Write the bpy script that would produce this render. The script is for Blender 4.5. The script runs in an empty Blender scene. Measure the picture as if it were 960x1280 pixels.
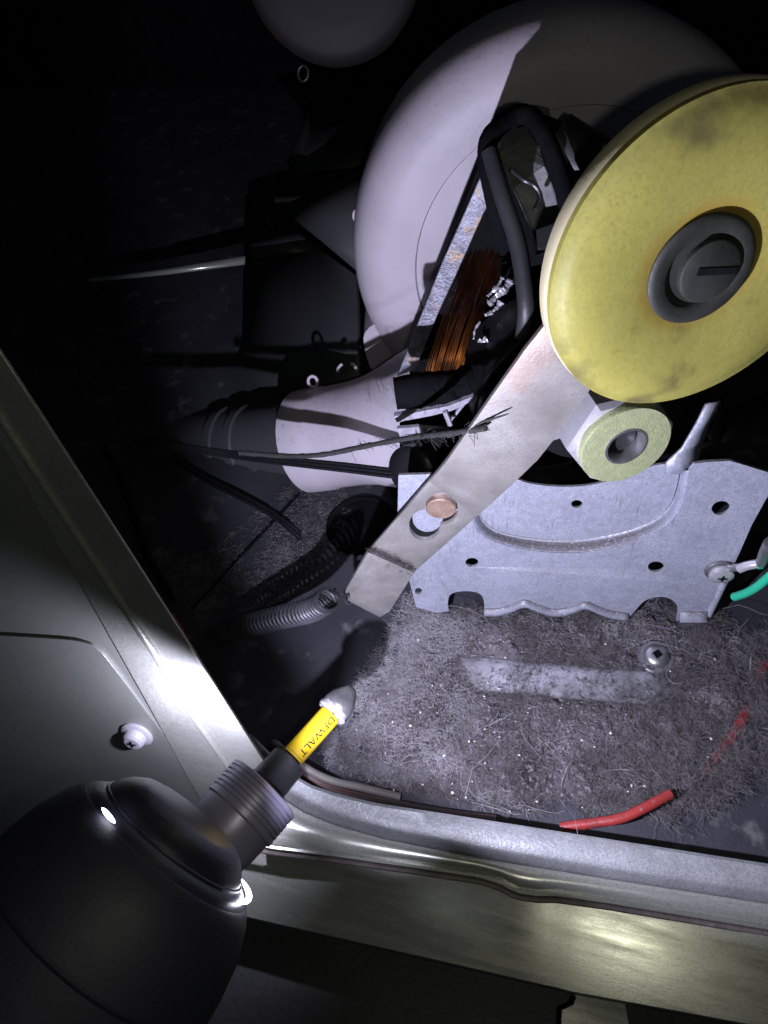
import bpy, bmesh, math, random
import numpy as np
from mathutils import Vector, Matrix, noise
from mathutils.geometry import tessellate_polygon

random.seed(7); rng = np.random.default_rng(7)
S = bpy.context.scene
COL = S.collection

# ------------------------------------------------------------------ camera
CAM_H = 0.34                                   # metres above the cabinet floor
F, CX, CY = 962.0, 480.0, 640.0
d_ = Vector((.105, .609, .786)).normalized()    # world down, seen from the camera
x_ = Vector((.96, .144, -.24)); x_ = (x_ - d_*x_.dot(d_)).normalized()
y_ = x_.cross(d_); y_.normalize()
if y_.z < 0: y_ = -y_
BASIS = Matrix((x_, y_, -d_))                   # camera-style axes (right, down, forward) -> world
def W(*v):
    v = v[0] if len(v) == 1 else v
    return BASIS @ Vector(v)
CAMLOC = Vector((0, 0, CAM_H))
cam = bpy.data.cameras.new("camera"); co = bpy.data.objects.new("camera", cam); COL.objects.link(co)
R = Matrix((W(1,0,0), -W(0,1,0), -W(0,0,1))).transposed()
co.matrix_world = Matrix.Translation(CAMLOC) @ R.to_4x4()
cam.sensor_fit = 'VERTICAL'; cam.sensor_height = 36; cam.sensor_width = 27
cam.lens = 36*F/1280; cam.clip_start = .005; cam.clip_end = 50
S.camera = co

# ------------------------------------------------------------------ light
w = bpy.data.worlds.new("World"); S.world = w; w.use_nodes = True
bg = w.node_tree.nodes["Background"]; bg.inputs[0].default_value = (.35, .45, .6, 1); bg.inputs[1].default_value = .02
S.view_settings.view_transform = 'Standard'; S.view_settings.look = 'None'
S.view_settings.exposure = .12; S.view_settings.gamma = 1
S.cycles.max_bounces = 6; S.cycles.sample_clamp_indirect = 2.0

def ray(px, py): return W((px-CX)/F, (py-CY)/F, 1)
def at(px, py, z): return CAMLOC + ray(px, py)*z
class Pl:
    def __init__(s, p, n): s.p = p; s.n = n.normalized()
    def __call__(s, px, py, off=0.0):
        r = ray(px, py); q = s.p + s.n*off
        return CAMLOC + r*((q-CAMLOC).dot(s.n)/r.dot(s.n))
def level(h):                                   # a horizontal plane h metres above the floor
    return Pl(Vector((0,0,h)), Vector((0,0,1)))

def lamp(name, loc, power, col, rad, kind='POINT', aim=None, spot=160):
    l = bpy.data.lights.new(name, kind); l.energy = power; l.color = col; l.shadow_soft_size = rad
    o = bpy.data.objects.new(name, l); COL.objects.link(o); o.location = loc
    if kind == 'SPOT':
        l.spot_size = math.radians(spot); l.spot_blend = .35
        o.rotation_euler = (aim-loc).to_track_quat('-Z', 'Y').to_euler()
    return o
LED = (.75, .74, 1.0)
AX = W(.66, -.65, .48).normalized()             # axis of the driver, towards its tip
CH = at(330, 986, .270)                          # centre of the collar's front edge
LED_A = at(322, 1085, .170)
LED_B = at(233, 928, .266)
lamp('driver_led_and_fill', LED_A, 3.8, LED, .0016, 'SPOT', at(760, 550, .29), 114).data.spot_blend = .25
lamp('driver_led_and_fill', LED_A+W(.001, .002, 0), 0.7, LED, .0016, 'SPOT', at(480, 935, .32), 38).data.spot_blend = .6  # added fill spot beside the first LED, brightens the rail and nearby lint
lamp('driver_led_and_fill', LED_B, .50, LED, .0016, 'SPOT', at(180, 840, .36), 156).data.spot_blend = .6
FLASH = CAMLOC + W(.012, .006, -.006)
lamp('phone_torch', FLASH, .25, (1.0, .98, .82), .0025)

# ------------------------------------------------------------------ materials
def mat(name, c1, c2=None, scale=40, rough=.5, metal=0, bump=.0, bscale=200, rvar=.0, c3=None, s3=60, t3=.62,
        stretch=None, spec=.5, coat=0, spangle=0, dust=None, dustamt=.5, dscale=300, emis=None, estr=0, sss=0, fine=0, scratch=None, ring=None):
    m = bpy.data.materials.new(name); m.use_nodes = True; nt = m.node_tree; N = nt.nodes; L = nt.links
    b = N['Principled BSDF']
    b.inputs['Roughness'].default_value = rough; b.inputs['Metallic'].default_value = metal
    b.inputs['Specular IOR Level'].default_value = spec; b.inputs['Coat Weight'].default_value = coat
    tc = N.new('ShaderNodeTexCoord'); vec = tc.outputs['Object']
    if stretch:
        mp = N.new('ShaderNodeMapping'); L.new(vec, mp.inputs[0])
        mp.inputs['Rotation'].default_value = stretch[1]; mp.inputs['Scale'].default_value = stretch[0]; vs = mp.outputs[0]
    else: vs = vec
    def nz(sc, det=5, v=vec, r=.6):
        n = N.new('ShaderNodeTexNoise'); n.inputs['Scale'].default_value = sc; n.inputs['Detail'].default_value = det
        n.inputs['Roughness'].default_value = r; L.new(v, n.inputs['Vector']); return n.outputs['Fac']
    def ramp(f, a, c):
        r = N.new('ShaderNodeMapRange'); r.inputs[1].default_value = a; r.inputs[2].default_value = c; L.new(f, r.inputs[0]); return r.outputs[0]
    def mix(f, a, c):
        x = N.new('ShaderNodeMix'); x.data_type = 'RGBA'
        if isinstance(f, float): x.inputs[0].default_value = f
        else: L.new(f, x.inputs[0])
        for i, v in ((6, a), (7, c)):
            if hasattr(v, 'links') or not isinstance(v, tuple): L.new(v, x.inputs[i])
            else: x.inputs[i].default_value = (*v, 1)
        return x.outputs[2]
    col = c1
    if c2: col = mix(ramp(nz(scale, v=vs), .35, .65), c1, c2)
    if spangle:
        vo = N.new('ShaderNodeTexVoronoi'); vo.inputs['Scale'].default_value = spangle; L.new(vec, vo.inputs['Vector'])
        bw = N.new('ShaderNodeRGBToBW'); L.new(vo.outputs['Color'], bw.inputs[0])
        col = mix(ramp(bw.outputs[0], .2, 2.2), col, tuple(min(1, k*1.7) for k in c1))
    if fine: col = mix(ramp(nz(fine, 2), .45, .75), col, tuple(k*.7 for k in c1))
    if ring:
        vd = N.new('ShaderNodeVectorMath'); vd.operation = 'DISTANCE'; L.new(vec, vd.inputs[0]); vd.inputs[1].default_value = ring[0]
        ad = N.new('ShaderNodeMath'); ad.operation = 'MULTIPLY_ADD'; L.new(nz(60, 4), ad.inputs[0]); ad.inputs[1].default_value = .008; L.new(vd.outputs['Value'], ad.inputs[2])
        col = mix(ramp(ad.outputs[0], ring[2], ring[1]), col, ring[3])
    if scratch:
        mp = N.new('ShaderNodeMapping'); L.new(vec, mp.inputs[0]); mp.inputs['Scale'].default_value = scratch[0]
        mm = N.new('ShaderNodeMath'); mm.operation = 'MULTIPLY'; L.new(ramp(nz(1, 5, mp.outputs[0]), .54, .68), mm.inputs[0]); L.new(ramp(nz(scratch[1], 2), .5, .6), mm.inputs[1])
        col = mix(mm.outputs[0], col, scratch[2])
    if c3: col = mix(ramp(nz(s3, 6), t3, t3+.1), col, c3)
    if dust:
        ge = N.new('ShaderNodeNewGeometry'); sx = N.new('ShaderNodeSeparateXYZ'); L.new(ge.outputs['Normal'], sx.inputs[0])
        up = ramp(sx.outputs[2], .1, .9); mu = N.new('ShaderNodeMath'); mu.operation = 'MULTIPLY'; mu.use_clamp = True
        L.new(up, mu.inputs[0]); L.new(ramp(nz(dscale, 8, r=.75), .62-dustamt*.4, .78-dustamt*.4), mu.inputs[1])
        col = mix(mu.outputs[0], col, dust)
        ma = N.new('ShaderNodeMath'); ma.operation = 'MULTIPLY_ADD'; L.new(mu.outputs[0], ma.inputs[0]); ma.inputs[1].default_value = -metal; ma.inputs[2].default_value = metal
        L.new(ma.outputs[0], b.inputs['Metallic'])
    if isinstance(col, tuple): b.inputs['Base Color'].default_value = (*col, 1)
    else: L.new(col, b.inputs['Base Color'])
    if rvar:
        r = N.new('ShaderNodeMapRange'); L.new(nz(scale*1.7, v=vs), r.inputs[0]); r.inputs[1].default_value = .3; r.inputs[2].default_value = .7
        r.inputs[3].default_value = max(.05, rough-rvar); r.inputs[4].default_value = min(1, rough+rvar); L.new(r.outputs[0], b.inputs['Roughness'])
    if bump:
        bp = N.new('ShaderNodeBump'); bp.inputs['Strength'].default_value = bump; bp.inputs['Distance'].default_value = .001
        L.new(nz(bscale, 6, v=vs), bp.inputs['Height']); L.new(bp.outputs[0], b.inputs['Normal'])
    if emis: b.inputs['Emission Color'].default_value = (*emis, 1); b.inputs['Emission Strength'].default_value = estr
    if sss: b.inputs['Subsurface Weight'].default_value = sss; b.inputs['Subsurface Radius'].default_value = (.01, .008, .003); b.inputs['Subsurface Scale'].default_value = .3
    return m
M = {}
M['galv'] = mat('galvanised', (.36,.37,.40), (.44,.45,.47), 60, .46, .45, .2, 900, .08, spangle=420, fine=1400, dust=(.20,.19,.19), dustamt=.55, dscale=500, c3=(.16,.16,.17), s3=210, t3=.66)
M['galv_plate'] = mat('galvanised_plate', (.36,.38,.44), (.43,.45,.51), 45, .46, .4, .2, 900, .08, spangle=420, fine=1400, scratch=((1300,1300,75), 30, (.26,.26,.29)), dust=(.12,.11,.11), dustamt=.75, dscale=700, c3=(.3,.3,.32), s3=260, t3=.68)
M['galv_lip'] = mat('galvanised_rail', (.22,.23,.23), (.30,.31,.31), 45, .5, .4, .2, 700, .1, dust=(.5,.48,.5), dustamt=-.12, dscale=900, spangle=500, fine=1600, c3=(.16,.15,.13), s3=120, t3=.68)
M['brushed'] = mat('brushed_rail', (.46,.47,.40), (.52,.53,.47), 30, .27, .5, .02, 700, .08, stretch=((.3,4,4),(0,0,0)), fine=1500)
M['arm'] = mat('arm_steel', (.33,.32,.295), (.215,.205,.185), 55, .48, .45, .14, 900, .1, c3=(.25,.20,.165), s3=24, t3=.60, fine=1200)
M['copper'] = mat('copper_rivet', (.50,.36,.28), (.36,.25,.18), 200, .4, .6, .3, 500, .1)
M['wire_copper'] = mat('enamelled_copper', (.36,.115,.03), (.05,.016,.008), 60, .26, .95, 0)
M['panel'] = mat('painted_panel', (.21,.22,.19), (.17,.18,.16), 12, .36, .35, .12, 260, .06)
M['flange'] = mat('flange_steel', (.34,.35,.30), (.26,.27,.24), 35, .36, .5, .2, 400, .1, c3=(.30,.29,.26), s3=28, t3=.6, fine=900)
M['white_plastic'] = mat('white_plastic', (.50,.46,.50), (.43,.40,.43), 25, .5, 0, .15, 500, .05, c3=(.30,.28,.29), s3=90, t3=.69, dust=(.2,.19,.19), dustamt=.16, dscale=330)
M['dark_floor'] = mat('dark_floor', (.042,.042,.052), (.028,.028,.034), 24, .6, .2, .3, 600, .1, c3=(.11,.11,.11), s3=55, t3=.58)
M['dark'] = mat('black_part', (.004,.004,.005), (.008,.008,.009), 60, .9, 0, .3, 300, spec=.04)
M['dark_gloss'] = mat('black_gloss', (.006,.006,.007), (.010,.010,.011), 60, .34, 0, .3, 250)
M['dark_grey'] = mat('dark_grey', (.03,.03,.032), (.018,.018,.02), 40, .5, 0, .2, 300)
M['grey_metal'] = mat('grey_metal', (.07,.07,.075), (.04,.04,.045), 60, .4, .6, .3, 300)
M['yellow'] = mat('yellow_nylon', (.32,.30,.07), (.235,.22,.052), 26, .42, 0, .14, 260, .08, c3=(.12,.105,.035), s3=26, t3=.57, fine=900, sss=.3, ring=(tuple(at(876, 337, .196)), .0185, .0235, (.26,.19,.035)))
M['cream'] = mat('cream_rim', (.50,.45,.28), (.42,.38,.23), 60, .5, 0, .1, 300)
M['cap'] = mat('grey_cap', (.021,.022,.017), (.012,.013,.010), 90, .6, 0, .2, 400, .06)
M['nutgreen'] = mat('washer_face', (.42,.47,.24), (.33,.37,.20), 400, .45, .3, .4, 1500, fine=2500)
M['chrome'] = mat('bright_steel', (.60,.60,.62), (.45,.45,.47), 50, .3, .55, .15, 300, .08)
M['steel'] = mat('dull_steel', (.40,.40,.40), (.28,.28,.28), 150, .36, .85, .2, 400, .08)
M['red'] = mat('red_insulation', (.30,.028,.024), (.18,.025,.022), 200, .45, 0, .3, 500, c3=(.25,.15,.14), s3=400, t3=.6)
M['green'] = mat('green_insulation', (.02,.36,.20), None, 60, .4)
M['driver'] = mat('driver_rubber', (.020,.020,.034), (.014,.014,.024), 30, .6, 0, .15, 900, .06, fine=1500)
M['driver_nose'] = mat('driver_nose', (.022,.020,.034), (.016,.015,.024), 30, .38, 0, .12, 700, .06)
M['collar'] = mat('collar_metal', (.50,.47,.62), (.38,.36,.48), 60, .36, .3, .08, 600, .06)
M['sleeve'] = mat('holder_sleeve', (.05,.05,.055), (.035,.035,.04), 100, .45, .4, .2, 500)
M['bit_yellow'] = mat('bit_yellow', (.48,.33,.012), None, 60, .35)
M['ink'] = mat('ink', (.02,.012,.005), None, 60, .5)
M['white_ring'] = mat('white_ring', (.22,.21,.24), None, 60, .5)
M['lens'] = mat('led_lens', (.9,.9,1), None, 60, .3, emis=(.85,.9,1), estr=12)
M['lint'] = mat('lint_fibre', (.19,.18,.178), (.09,.082,.08), 200, .9, 0, spec=.2)
M['lint_light'] = mat('lint_fibre_pale', (.38,.365,.375), (.22,.21,.215), 60, .9, 0, spec=.2)
M['crumb'] = mat('crumb', (.70,.66,.58), (.5,.46,.42), 400, .8)
M['lintmat'] = mat('matted_lint', (.028,.026,.027), (.12,.11,.112), 26, .95, 0, 1.0, 900, c3=(.20,.185,.19), s3=620, t3=.54, spec=.15)
M['rope'] = mat('frayed_cord', (.035,.035,.03), (.02,.02,.02), 500, .8, 0, .6, 900)
M['spring'] = mat('spring_steel', (.018,.018,.02), (.06,.06,.068), 30, .45, .3, 0)

# ------------------------------------------------------------------ object helpers
def link_mesh(name, me, m, parent=None, smooth=True):
    o = bpy.data.objects.new(name, me); COL.objects.link(o); me.materials.append(m)
    if smooth:
        me.polygons.foreach_set('use_smooth', [True]*len(me.polygons))
        me.set_sharp_from_angle(angle=math.radians(38))
    if parent is None:
        n = len(me.vertices); a = np.empty(n*3); me.vertices.foreach_get('co', a); a = a.reshape(-1, 3)
        c = (a.min(0)+a.max(0))/2; c[2] = a[:,2].min()
        a -= c; me.vertices.foreach_set('co', a.ravel()); o.location = c
    else:
        o.parent = parent
        q = parent; off = Vector(parent.location)
        while q.parent: q = q.parent; off += q.location
        o.location = -off if parent.type == 'EMPTY' else Vector()-off
    me.update(); return o
def mesh(name, V, Fc, m, parent=None, smooth=True, bev=0, fixn=True):
    me = bpy.data.meshes.new(name)
    bm = bmesh.new(); vs = [bm.verts.new(v) for v in V]
    for f in Fc:
        try: bm.faces.new([vs[i] for i in f])
        except ValueError: pass
    bmesh.ops.remove_doubles(bm, verts=bm.verts, dist=1e-6)
    if fixn: bmesh.ops.recalc_face_normals(bm, faces=bm.faces)
    bm.to_mesh(me); bm.free()
    o = link_mesh(name, me, m, parent, smooth)
    if bev:
        b = o.modifiers.new('bevel', 'BEVEL'); b.width = bev; b.segments = 2; b.limit_method = 'ANGLE'; b.angle_limit = math.radians(40)
    return o
def tag(o, label=None, cat=None, group=None, kind=None):
    if label: o['label'] = label
    if cat: o['category'] = cat
    if group: o['group'] = group
    if kind: o['kind'] = kind
    return o
def empty(name, loc, label, cat, group=None):
    o = bpy.data.objects.new(name, None); COL.objects.link(o); o.location = loc; o.empty_display_size = .01
    return tag(o, label, cat, group)
def frame(ax):
    ax = ax.normalized(); u = ax.cross(Vector((0,0,1)))
    if u.length < .1: u = ax.cross(Vector((1,0,0)))
    u.normalize(); v = ax.cross(u).normalized(); return ax, u, v
def lathe_data(o, ax, prof, n=64):
    ax, u, v = frame(ax); V = []; Fc = []
    for s, r in prof:
        for k in range(n):
            a = 2*math.pi*k/n; V.append(o + ax*s + (u*math.cos(a)+v*math.sin(a))*max(r, 1e-5))
    for i in range(len(prof)-1):
        for k in range(n):
            k2 = (k+1) % n; Fc.append((i*n+k, i*n+k2, (i+1)*n+k2, (i+1)*n+k))
    return V, Fc
def lathe(name, o, ax, prof, m, parent=None, n=64):
    V, Fc = lathe_data(o, ax, prof, n)
    return mesh(name, V, Fc, m, parent)
def catmull(P, n=8, closed=False):
    P = [Vector(p) for p in P]; out = []; L = len(P); rngk = L if closed else L-1
    for i in range(rngk):
        p0 = P[(i-1) % L] if closed or i > 0 else P[0]; p1 = P[i]; p2 = P[(i+1) % L]
        p3 = P[(i+2) % L] if closed or i+2 < L else P[-1]
        for k in range(n):
            t = k/n; out.append(.5*((2*p1)+(p2-p0)*t+(2*p0-5*p1+4*p2-p3)*t*t+(3*p1-p0-3*p2+p3)*t**3))
    if not closed: out.append(P[-1])
    return out
def tube_data(P, r, n=10, closed=False, jit=0):
    V = []; Fc = []; L = len(P); up = Vector((0,0,1)); pu = None
    for i, p in enumerate(P):
        a = P[(i-1) % L] if (closed or i > 0) else P[0]; b = P[(i+1) % L] if (closed or i < L-1) else P[-1]
        t = (b-a).normalized()
        if pu is None:
            pu = t.cross(up)
            if pu.length < .1: pu = t.cross(Vector((1,0,0)))
        pu = (pu - t*pu.dot(t)).normalized(); v = t.cross(pu)
        rr = (r[i] if isinstance(r, (list, tuple)) else r)
        if jit: rr *= 1+random.uniform(-jit, jit)
        for k in range(n):
            q = 2*math.pi*k/n; V.append(p+(pu*math.cos(q)+v*math.sin(q))*rr)
    for i in range(L if closed else L-1):
        for k in range(n):
            k2 = (k+1) % n; j = (i+1) % L; Fc.append((i*n+k, i*n+k2, j*n+k2, j*n+k))
    if not closed:
        Fc.append(tuple(range(n))); Fc.append(tuple((L-1)*n+k for k in range(n)))
    return V, Fc
def tube(name, P, r, m, parent=None, n=10, sm=8, closed=False, jit=0):
    if sm: P = catmull(P, sm, closed)
    V, Fc = tube_data(P, r, n, closed, jit)
    return mesh(name, V, Fc, m, parent)
def ell(cx, cy, rx, ry=None, rot=0, n=28):
    ry = ry or rx; c, s = math.cos(rot), math.sin(rot)
    return [(cx+rx*math.cos(2*math.pi*k/n)*c-ry*math.sin(2*math.pi*k/n)*s, cy+rx*math.cos(2*math.pi*k/n)*s+ry*math.sin(2*math.pi*k/n)*c) for k in range(n)]
def sm2(pts, n=5, closed=False): return [(v.x, v.y) for v in catmull([(p[0], p[1], 0) for p in pts], n, closed)]
def slab(name, loop, pl, thick, m, parent=None, holes=(), off=0, bev=.0003, smooth=True):
    loops = [[pl(*p, off) for p in loop]] + [[pl(*p, off) for p in h] for h in holes]
    V = [v for l in loops for v in l]; n = len(V); T = tessellate_polygon(loops)
    Fc = [tuple(t) for t in T]; V2 = V + [v - pl.n*thick for v in V]
    Fc += [tuple(n+i for i in t) for t in T]; b = 0
    for l in loops:
        k = len(l)
        for i in range(k): j = (i+1) % k; Fc.append((b+i, b+j, n+b+j, n+b+i))
        b += k
    return mesh(name, V2, Fc, m, parent, smooth, bev)
def box(name, c, u, v, wv, m, parent=None, bev=.0005):
    V = [c+u*a+v*b+wv*d for a in (-1,1) for b in (-1,1) for d in (-1,1)]
    return mesh(name, V, [(0,1,3,2),(4,5,7,6),(0,1,5,4),(2,3,7,6),(0,2,6,4),(1,3,7,5)], m, parent, False, bev)
def grid_loft(name, rows, m, parent=None, thick=0, smooth=True, bev=0):
    n = len(rows[0]); V = [p for r in rows for p in r]
    Fc = [(i*n+j, i*n+j+1, (i+1)*n+j+1, (i+1)*n+j) for i in range(len(rows)-1) for j in range(n-1)]
    o = mesh(name, V, Fc, m, parent, smooth, 0)
    if thick:
        s = o.modifiers.new('solid', 'SOLIDIFY'); s.thickness = thick; s.offset = 0
    if bev:
        b = o.modifiers.new('bevel', 'BEVEL'); b.width = bev; b.segments = 2; b.limit_method = 'ANGLE'
    return o

# ================================================================== SETTING
def cabinet_floor():
    n = 90; X = np.linspace(-1.3, .55, n); Y = np.linspace(.088, .75, n)
    V = []
    for y in Y:
        for x in X: V.append(Vector((x, y, -.0005+.0008*noise.noise(Vector((x*30, y*30, 0))))))
    Fc = [(i*n+j, i*n+j+1, (i+1)*n+j+1, (i+1)*n+j) for i in range(n-1) for j in range(n-1)]
    tag(mesh('floor', V, Fc, M['dark_floor']), 'dark dusty sheet metal floor inside the appliance cabinet', kind='structure')
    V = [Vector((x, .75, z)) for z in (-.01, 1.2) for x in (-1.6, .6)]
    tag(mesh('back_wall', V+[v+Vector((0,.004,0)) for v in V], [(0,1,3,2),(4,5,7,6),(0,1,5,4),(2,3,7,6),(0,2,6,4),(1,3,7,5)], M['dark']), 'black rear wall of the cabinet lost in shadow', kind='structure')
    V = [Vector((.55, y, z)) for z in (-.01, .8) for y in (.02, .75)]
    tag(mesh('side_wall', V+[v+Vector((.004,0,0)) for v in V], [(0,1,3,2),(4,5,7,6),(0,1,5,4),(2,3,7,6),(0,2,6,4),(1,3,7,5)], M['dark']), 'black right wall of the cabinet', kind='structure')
    f = level(.0012)
    # rib pressed into the floor under the motor plate
    rib = []
    for h, e in ((-.001, -5), (.0012, 0), (.0018, 6), (.0016, 27), (.0008, 37), (-.001, 42)):
        pl = level(h); rib.append([level(-.001)(566+e*.1, 825+e*.8), *[pl(600+i*30, 824+i*2.6+e) for i in range(8)], level(-.001)(850+e*.1, 848+e*.8)])
    tag(grid_loft('floor_rib', rib, mat('rib_steel', (.34,.34,.37), (.15,.145,.15), 55, .6, .2, .3, 700, c3=(.09,.085,.085), s3=350, t3=.54), None, .0006), 'pale raised rib pressed into the linty floor below the motor plate', 'rib')
    hp = f(452, 655)
    tag(lathe('floor_disc', hp, Vector((0,0,1)), [(.0001, 0), (.0001, .017), (.0012, .0175), (.0014, .0185), (.0002, .020), (-.001, .0202)], M['dark'], None, 48), 'flat dark round disc with a low rim on the floor behind the arm end', kind='structure')  # flat near-black disc with a low rim, laid on the floor
    # seam between two floor sheets
    s = [f(374, 618), f(330, 665), f(285, 712), f(240, 762)]
    tag(tube('floor_seam', s, .0007, M['dark'], None, 6, 4), 'thin dark seam crossing the dusty floor left of the spring', kind='structure')
    s1 = [f(130, 560), f(150, 600), f(165, 640), f(182, 690), f(215, 750)]
    tag(tube('floor_edge', s1, .0022, M['dark'], None, 8, 6, jit=.15), 'dark raised floor edge close behind the left steel flange', kind='structure')
cabinet_floor()

def base_rail():
    root = empty('base_rail', level(0)(640, 1080), 'galvanised front base rail with a bright crease running to the lower right', 'rail')
    xs = [-40, 0, 60, 130, 200, 260, 300, 320, 345, 375, 420, 470, 530, 600, 680, 760, 840, 920, 1000, 1080]
    def lipy(x):    # back edge
        p = [(-40, 700), (300, 905), (345, 950), (365, 968), (385, 981), (420, 993), (470, 1005), (600, 1025), (760, 1050), (960, 1081), (1100, 1102), (1450, 1155)]
        return float(np.interp(x, [a for a, b in p], [b for a, b in p]))
    def crease(x):
        p = [(300, 965), (350, 985), (380, 1004), (420, 1020), (480, 1037), (600, 1061), (760, 1087), (960, 1118), (1100, 1140), (1450, 1195)]
        return float(np.interp(x, [a for a, b in p], [b for a, b in p]))
    def low(x):
        p = [(250, 1042), (340, 1062), (420, 1072), (520, 1086), (600, 1098), (625, 1106), (645, 1117), (670, 1121), (695, 1121), (760, 1130), (960, 1163), (1100, 1186), (1450, 1243)]
        return float(np.interp(x, [a for a, b in p], [b for a, b in p]))
    X = list(np.linspace(312, 1450, 88))
    X2 = list(np.linspace(250, 1450, 112))
    def row(fn, h, dy, XX=X): pl = level(h); return [pl(x, fn(x)+dy) for x in XX]
    rows = [row(lipy, .0, 6), row(lipy, .018, 1), row(lipy, .0205, 0), row(lipy, .021, 3),
            [level(.020)(x, .45*lipy(x)+.55*crease(x)) for x in X], row(crease, .0195, -5), row(crease, .0185, 0), row(crease, .0155, 7), row(crease, .0135, 14)]
    grid_loft('upper_flange', rows, M['galv_lip'], root, .0008)
    rows = [row(crease, .0150, 12, X2[6:]), [level(.0138)(x, .5*crease(x)+.5*low(x)+6) for x in X2[6:]], row(low, .0122, -7, X2[6:]), row(low, .0136, -4, X2[6:]), row(low, .0136, -2, X2[6:]), row(low, .009, 2, X2[6:])]
    grid_loft('lower_flange', rows, M['brushed'], root, .0008)
    e = mat('dusty_edge', (.38,.32,.32), (.26,.22,.21), 300, .6, .3, .4, 900)
    tube('rail_edge', [level(.0105)(x, low(x)+4) for x in X2], .0011, e, root, 8, 0)
    return low
low = base_rail()
def front_panel():
    root = empty('front_panel', level(0)(700, 1200), 'brushed grey-green front panel with a torch glare, lying below the base rail', 'panel')
    def bot(x): return 1155+(x-341)*.2295 if x < 712 else 1241+(x-712)*.185
    X = np.linspace(250, 1450, 84)
    rows = []
    for t, h in ((0, .004), (.02, .0062), (.3, .0045), (.6, .0028), (.97, .0006), (1, -.001)):
        rows.append([level(h+(x-800)*3.2e-5)(x, (1-t)*(low(x)+6)+t*bot(x)) for x in X])
    grid_loft('panel_sheet', rows, M['brushed'], root, .0008)
    pl = level(-.0035)
    slab('panel_tab', [(712, 1240), (735, 1240), (782, 1254), (790, 1300), (700, 1300), (702, 1262), (716, 1256), (720, 1246)], level(-.0045), .001, M['brushed'], root, off=-.0012)
    V = [level(-.06)(x, y) for x, y in ((-400, 1050), (1300, 1050), (1400, 1500), (-500, 1500))]
    tag(mesh('ground', V+[v-Vector((0,0,.004)) for v in V], [(0,1,2,3),(7,6,5,4),(0,1,5,4),(1,2,6,5),(2,3,7,6),(3,0,4,7)], M['dark_grey']), 'dark floor below the front panel', kind='structure')
front_panel()

def side_panel():
    A = at(335, 960, .31); n = W(-.22, .60, -.77); pl = Pl(A, n)
    root = empty('cabinet_side_panel', Vector((A.x-.03, A.y, 0)), 'tall grey-green cabinet panel with steel corner flange along the left side', 'panel')
    slab('corner_flange', [(-30, 394), (335, 960), (322, 985), (300, 1010), (250, 1000), (230, 965), (190, 890), (-30, 500)][::-1], pl, .0012, M['flange'], root, off=.001)
    # rounded bead between flange and panel
    bead = [pl(-30, 470, .001), pl(30, 565, .001), pl(100, 672, .001), pl(160, 765, .001), pl(198, 822, .001), pl(215, 852, .001), pl(255, 912, .001), pl(292, 965, .001)]
    tube('bead', bead, [.0016]*0 or .0017, M['flange'], root, 12, 6)
    slab('panel_sheet', [(-160, 300), (-30, 490), (195, 830), (260, 930), (300, 1000), (290, 1060), (100, 1100), (-200, 1100)], pl, .0015, M['panel'], root, off=-.0006)
    slab('embossed_field', sm2([(-190, 785), (-100, 789), (60, 798), (104, 803), (122, 812), (140, 832), (200, 912), (252, 972)], 4)+[(250, 1050), (100, 1090), (-190, 1090)], pl, .0012, M['panel'], root, off=.0005, bev=.0006)
    # hex washer screw
    c = pl(172, 917, .0006); s = empty('panel_screw', c, 'bright domed screw on the left grey panel casting a long shadow', 'screw')
    nn = pl.n
    lathe('washer_head', c, nn, [(0, .0068), (.0009, .0069), (.0014, .0064), (.0018, .0048), (.0042, .0044), (.0052, .0033), (.0054, 0)], M['chrome'], s, 40)
    a, u, v = frame(nn)
    for q in (0, 1):
        uu = (u if q else v)
        box('drive_recess', c+nn*.0053, uu*.0018, nn.cross(uu)*.0004, nn*.0003, M['dark'], s, 0)
side_panel()

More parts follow.
